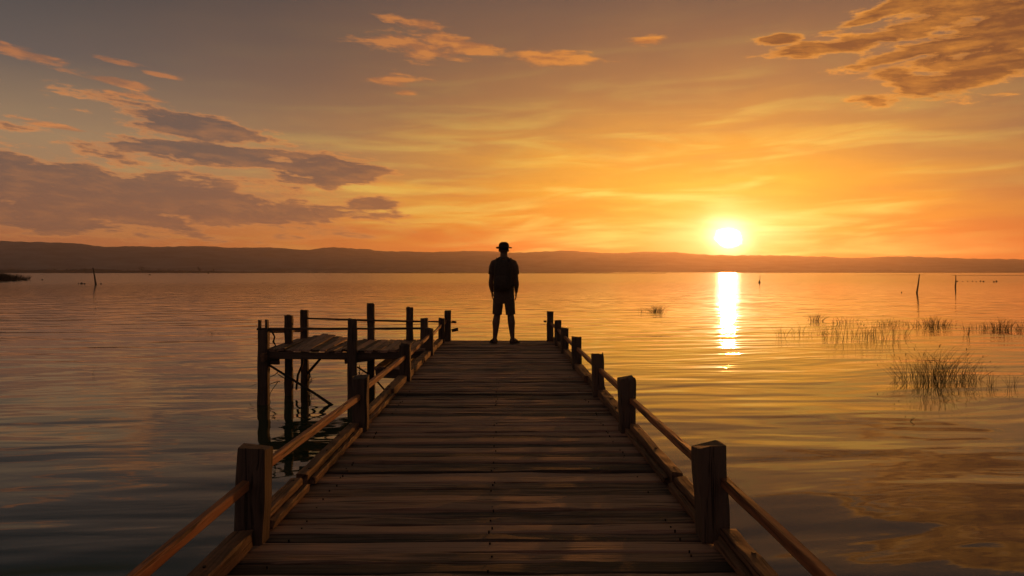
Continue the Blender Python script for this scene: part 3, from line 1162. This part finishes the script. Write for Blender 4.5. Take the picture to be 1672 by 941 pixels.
# backpack, worn by the person
bag = thing('backpack', 'dark backpack worn on the back of the standing person', 'backpack', (MX, MY - .13, MZ + .96))
bm = bmesh.new()
ell_rings(bm, [((0, -.185, .955), .125, .050), ((0, -.195, .985), .148, .072), ((0, -.20, 1.10), .150, .080), ((0, -.195, 1.25), .146, .076), ((0, -.185, 1.38), .134, .066), ((0, -.165, 1.46), .108, .052), ((0, -.15, 1.495), .07, .032)], 26, 3.2)
def bagpart(name, bm, parent=bag, m='pack', sm=True):
    o = link(name, bm, M[m], None, sm)
    o.parent = parent
    if parent is bag:
        o.location = Vector((MX, MY, MZ)) - Vector(bag.location)
    return o
main = bagpart('main_bag', bm)
bm = bmesh.new()
ell_rings(bm, [((0, -.275, 1.0), .105, .02), ((0, -.285, 1.02), .118, .03), ((0, -.285, 1.17), .116, .03), ((0, -.272, 1.22), .10, .02)], 22, 3.0)
bagpart('front_pocket', bm)
bm = bmesh.new()
tube(bm, [(-.035, -.145, 1.485), (-.03, -.15, 1.525), (0, -.152, 1.535), (.03, -.15, 1.525), (.035, -.145, 1.485)], [.008] * 5, 6)
bagpart('top_handle', bm)
for s in (-1, 1):
    bm = bmesh.new()
    pts = [(s * .085, -.12, 1.45), (s * .105, -.09, 1.525), (s * .118, -.01, 1.535), (s * .125, .08, 1.50), (s * .135, .13, 1.40), (s * .14, .145, 1.25), (s * .165, .10, 1.12), (s * .175, -.02, 1.06), (s * .14, -.14, 1.02)]
    for a, b in zip(pts, pts[1:]):
        beam(bm, a, b, .048 if a[2] > 1.2 else .024, .012, .003, 1, 0, (0, -1, .3))
    bagpart('shoulder_strap', bm, sm=False)


TURN = R(-7)
man.rotation_euler.z = TURN
bag.rotation_euler.z = TURN
bag.location = Vector((MX, MY, MZ)) + Matrix.Rotation(TURN, 3, 'Z') @ Vector((0, -.13, .96))


# ------------------------------------------------------------------ plants and stakes in the water
def reed_clump(px, py, wpx, dpx, hpx, n, label, seed, fan=0.5, rad=1.0, bend=0.45, heads=0.0, name='reed_clump', even=False):
    """Stems rooted over an ellipse of water; sizes given at the photo's scale for that distance."""
    r = random.Random(seed)
    c = on_water(px, py)
    k = c.y / F
    a = on_water(px, py - dpx / 2)
    b = on_water(px, py + dpx / 2)
    ry_ = max((a - b).length / 2, .05)
    rx_ = wpx * k / 2
    H = hpx * k
    bm = bmesh.new()
    for i in range(n):
        t = r.gauss(0, .45)
        if even:
            t = r.uniform(-1, 1)
        t = max(-1, min(1, t))
        ux = t * rx_
        uy = r.uniform(-1, 1) * ry_ * math.sqrt(max(0, 1 - t * t)) * .9
        h = H * r.uniform(.45, 1.05) * (1 - .35 * abs(t))
        lean = fan * (t * .9 + r.gauss(0, .55))
        ly_ = r.uniform(-.3, .3) * fan
        p = Vector(((c.x + ux) * (1 + uy / c.y), c.y + uy, -.06))
        pts, rr = [], []
        r0 = rad * max(.0022, .32 * k) * r.uniform(.7, 1.2)
        curl = r.uniform(-bend, bend)
        for s in range(6):
            q = s / 5
            pts.append(p + Vector(((lean * q + curl * q * q) * h, ly_ * q * h, (q - .18 * abs(lean) * q * q) * (h + .06))))
            rr.append(r0 * (1 - .75 * q))
        tube(bm, pts, rr, 3)
        if r.random() < .35:      # a side leaf, snapped over
            j = r.randint(2, 4)
            q0 = pts[j]
            d = Vector((r.choice((-1, 1)) * r.uniform(.3, .8), r.uniform(-.3, .3), r.uniform(-.3, .7))) * h * .3
            tube(bm, [q0, q0 + d * .6 + Vector((0, 0, .03 * h)), q0 + d], [r0 * .6, r0 * .5, r0 * .2], 3)
        if r.random() < heads:
            q1 = pts[-1]
            tube(bm, [q1 - Vector((0, 0, .02 * h)), q1 + Vector((0, 0, .03 * h)), q1 + Vector((curl * .05 * h, 0, .08 * h))], [r0 * .8, r0 * 1.9, r0 * .8], 4)
    return tag(link(name, bm, M['reed']), label, 'reeds', 'reeds growing out of the lake')


reed_clump(1530, 620, 136, 22, 56, 230, 'biggest, densest dark reed clump at right, nearest the camera', 301, .62, .95, .8, .1)
reed_clump(1478, 616, 26, 10, 42, 14, 'few bent stems at the left edge of the biggest reed clump', 302, .7)
reed_clump(1578, 622, 42, 10, 30, 34, 'low trailing stems at the right edge of the biggest reed clump', 303, .6)
reed_clump(1618, 628, 16, 10, 28, 12, 'thin upright stems just right of the biggest reed clump', 304, .35)
reed_clump(1653, 632, 18, 8, 32, 9, 'sparse tall stems near the right picture edge beside the biggest clump', 305, .3)
reed_clump(1330, 524, 24, 4, 16, 40, 'small dark tuft standing alone at the back of the sparse reed bed', 306, .6)
reed_clump(1276, 548, 30, 10, 22, 14, 'few leaning stems at the left end of the sparse reed bed', 307, .5)
reed_clump(1318, 544, 60, 16, 18, 34, 'thin scattered stems between the left end and middle of the reed bed', 308, .4, .8, even=True)
reed_clump(1385, 548, 84, 24, 27, 90, 'loose middle stand of the sparse reed bed with seed heads', 309, .35, .75, .3, .35, even=True)
reed_clump(1446, 548, 76, 26, 27, 84, 'loose right stand of the sparse reed bed with seed heads', 310, .35, .75, .3, .35, even=True)
reed_clump(1380, 528, 60, 6, 14, 30, 'faint far stems behind the middle of the sparse reed bed', 311, .4)
reed_clump(1450, 530, 60, 5, 12, 40, 'low dark strip of reeds joining the sparse bed to the right tuft', 312, .5)
reed_clump(1522, 533, 74, 6, 20, 110, 'low spreading reed tuft left of the rightmost one, far behind the biggest clump', 313, .6)
reed_clump(1578, 545, 16, 8, 26, 8, 'two or three crooked stems between the right reed tufts', 314, .4)
reed_clump(1632, 538, 62, 6, 22, 90, 'rightmost low reed tuft near the picture edge, far behind the biggest clump', 315, .6)
reed_clump(1600, 537, 60, 6, 12, 40, 'faint low stems joining the two right reed tufts', 324, .5, .8, even=True)
reed_clump(1672, 540, 30, 6, 18, 26, 'reed tuft cut by the right edge of the picture', 316, .5)
reed_clump(1073, 509, 26, 4, 13, 60, 'small reed tuft left of the sun glitter, right of the pier end', 317, .8)
reed_clump(1048, 509, 26, 3, 8, 8, 'few thin stems just left of the small tuft near the sun glitter', 318, .5)
reed_clump(348, 545, 14, 4, 11, 12, 'faint spread of thin stems on the left water, left of the platform', 319, 1.2, .55)
reed_clump(330, 546, 40, 5, 8, 10, 'barely visible bent stems left of the faint spread of stems', 320, .9, .45)
reed_clump(372, 546, 22, 5, 9, 8, 'barely visible stems right of the faint spread of stems', 323, .8, .45)
reed_clump(152, 611, 5, 2, 26, 2, 'single bent stem standing alone in the left foreground water', 321, .25, .5)
c = on_water(20, 456)
reed_clump(-4, 457.5, 100, 4, 13, 1100, 'thick brown reed island at the left edge of the picture, near the marsh', 322, .5, 1.25, name='reed_island')


def stake(px, py, top, rad, label, float_=False, pale=False):
    b = on_water(px, py)
    k = b.y / F
    tp = b + Vector(((top[0] - px) * k, 0, (py - top[1]) * k))
    bm = bmesh.new()
    q = b + Vector((0, 0, -.5))
    mid_ = b.lerp(tp, .5) + Vector((.03 * k * 10, 0, 0))
    tube(bm, [q, b, mid_, tp], [rad * k * 1.15, rad * k * 1.1, rad * k * .85, rad * k * .6], 7)
    t = thing('mooring_stake', label, 'stake', tuple(b), 'stakes standing in the lake')
    link('pole', bm, M['stake'], t, True)
    if float_:
        bm = bmesh.new()
        ell_rings(bm, [((b.x, b.y, -.3 * k), 1.2 * k, 1.2 * k), ((b.x, b.y, 1.0 * k), 1.7 * k, 1.7 * k), ((b.x, b.y, 3.2 * k), 1.1 * k, 1.1 * k), ((b.x, b.y, 5 * k), .5 * k, .5 * k)], 12)
        link('float', bm, M['float'], t, True)
    return t


stake(156.5, 465, (152, 437.5), 1.35, 'leaning pale stake on the left side of the lake near the reed island')
stake(1497, 478.5, (1501, 448), 1.3, 'thick leaning stake on the right, the taller of the right pair')
stake(1560, 469.5, (1560.5, 449.5), 1.1, 'upright stake right of the leaning one, near the mud bar')
stake(1240, 462.5, (1241, 449.5), .45, 'thin rod on a small dark float right of the sun glitter', True)

# small dark floats and stumps far out
def bit(name, label, group, pts, cat):
    for i, (px, py, s) in enumerate(pts):
        p = on_water(px, py)
        k = p.y / F
        bm = bmesh.new()
        a = random.uniform(.8, 1.6)
        ell_rings(bm, [((p.x, p.y, -.3 * s * k), .6 * s * k * a, .6 * s * k), ((p.x, p.y, .35 * s * k), 1.0 * s * k * a, .9 * s * k), ((p.x, p.y, 1.0 * s * k), .75 * s * k * a, .7 * s * k), ((p.x + .1 * s * k, p.y, 1.6 * s * k), .25 * s * k, .25 * s * k)], 9)
        tag(link(name, bm, M['float'], None, True), label, cat, group)


bit('net_float', 'small dark float in the broken row of floats at far right', 'dark floats in a row at far right',
    [(1563, 460, 1.0), (1572, 460, .7), (1580, 460, .8), (1588, 460, .9), (1594, 460.3, .7), (1601, 460.2, 1.3), (1606, 460.4, 1.2), (1623, 461, 1.2), (1627, 460.6, 1.5)], 'float')
bit('tree_stump', 'small dark stump poking out of the water beside the pale leaning stake', 'stumps by the pale leaning stake', [(128, 464, .9), (133, 464, 1.6), (138, 464.2, 1.2), (165, 464.3, 1.1)], 'stump')
bit('driftwood_stub', 'tiny dark driftwood stub alone on the left water below the reed island', 'driftwood stubs', [(69, 457.7, 1.1)], 'driftwood')
bit('driftwood_stub', 'tiny driftwood stub on the far left water left of the pier', 'driftwood stubs', [(244.5, 449.8, 1.3)], 'driftwood')
bit('driftwood_stub', 'tiny driftwood stub on the far water, near the end of the marsh', 'driftwood stubs', [(340, 446.9, 1.3)], 'driftwood')
bit('driftwood_stub', 'tiny dark speck of driftwood left of the thick leaning stake on the right', 'driftwood stubs', [(1472, 478, 1.0)], 'driftwood')
bm = bmesh.new()
p = on_water(1491, 689)
tube(bm, [p + Vector((-.05, 0, -.02)), p + Vector((-.01, .02, .03)), p + Vector((.02, 0, .05)), p + Vector((.0, .03, .07))], [.004, .006, .005, .002], 5)
tag(link('floating_twig', bm, M['twig']), 'small curled twig floating below the biggest reed clump', 'twig')
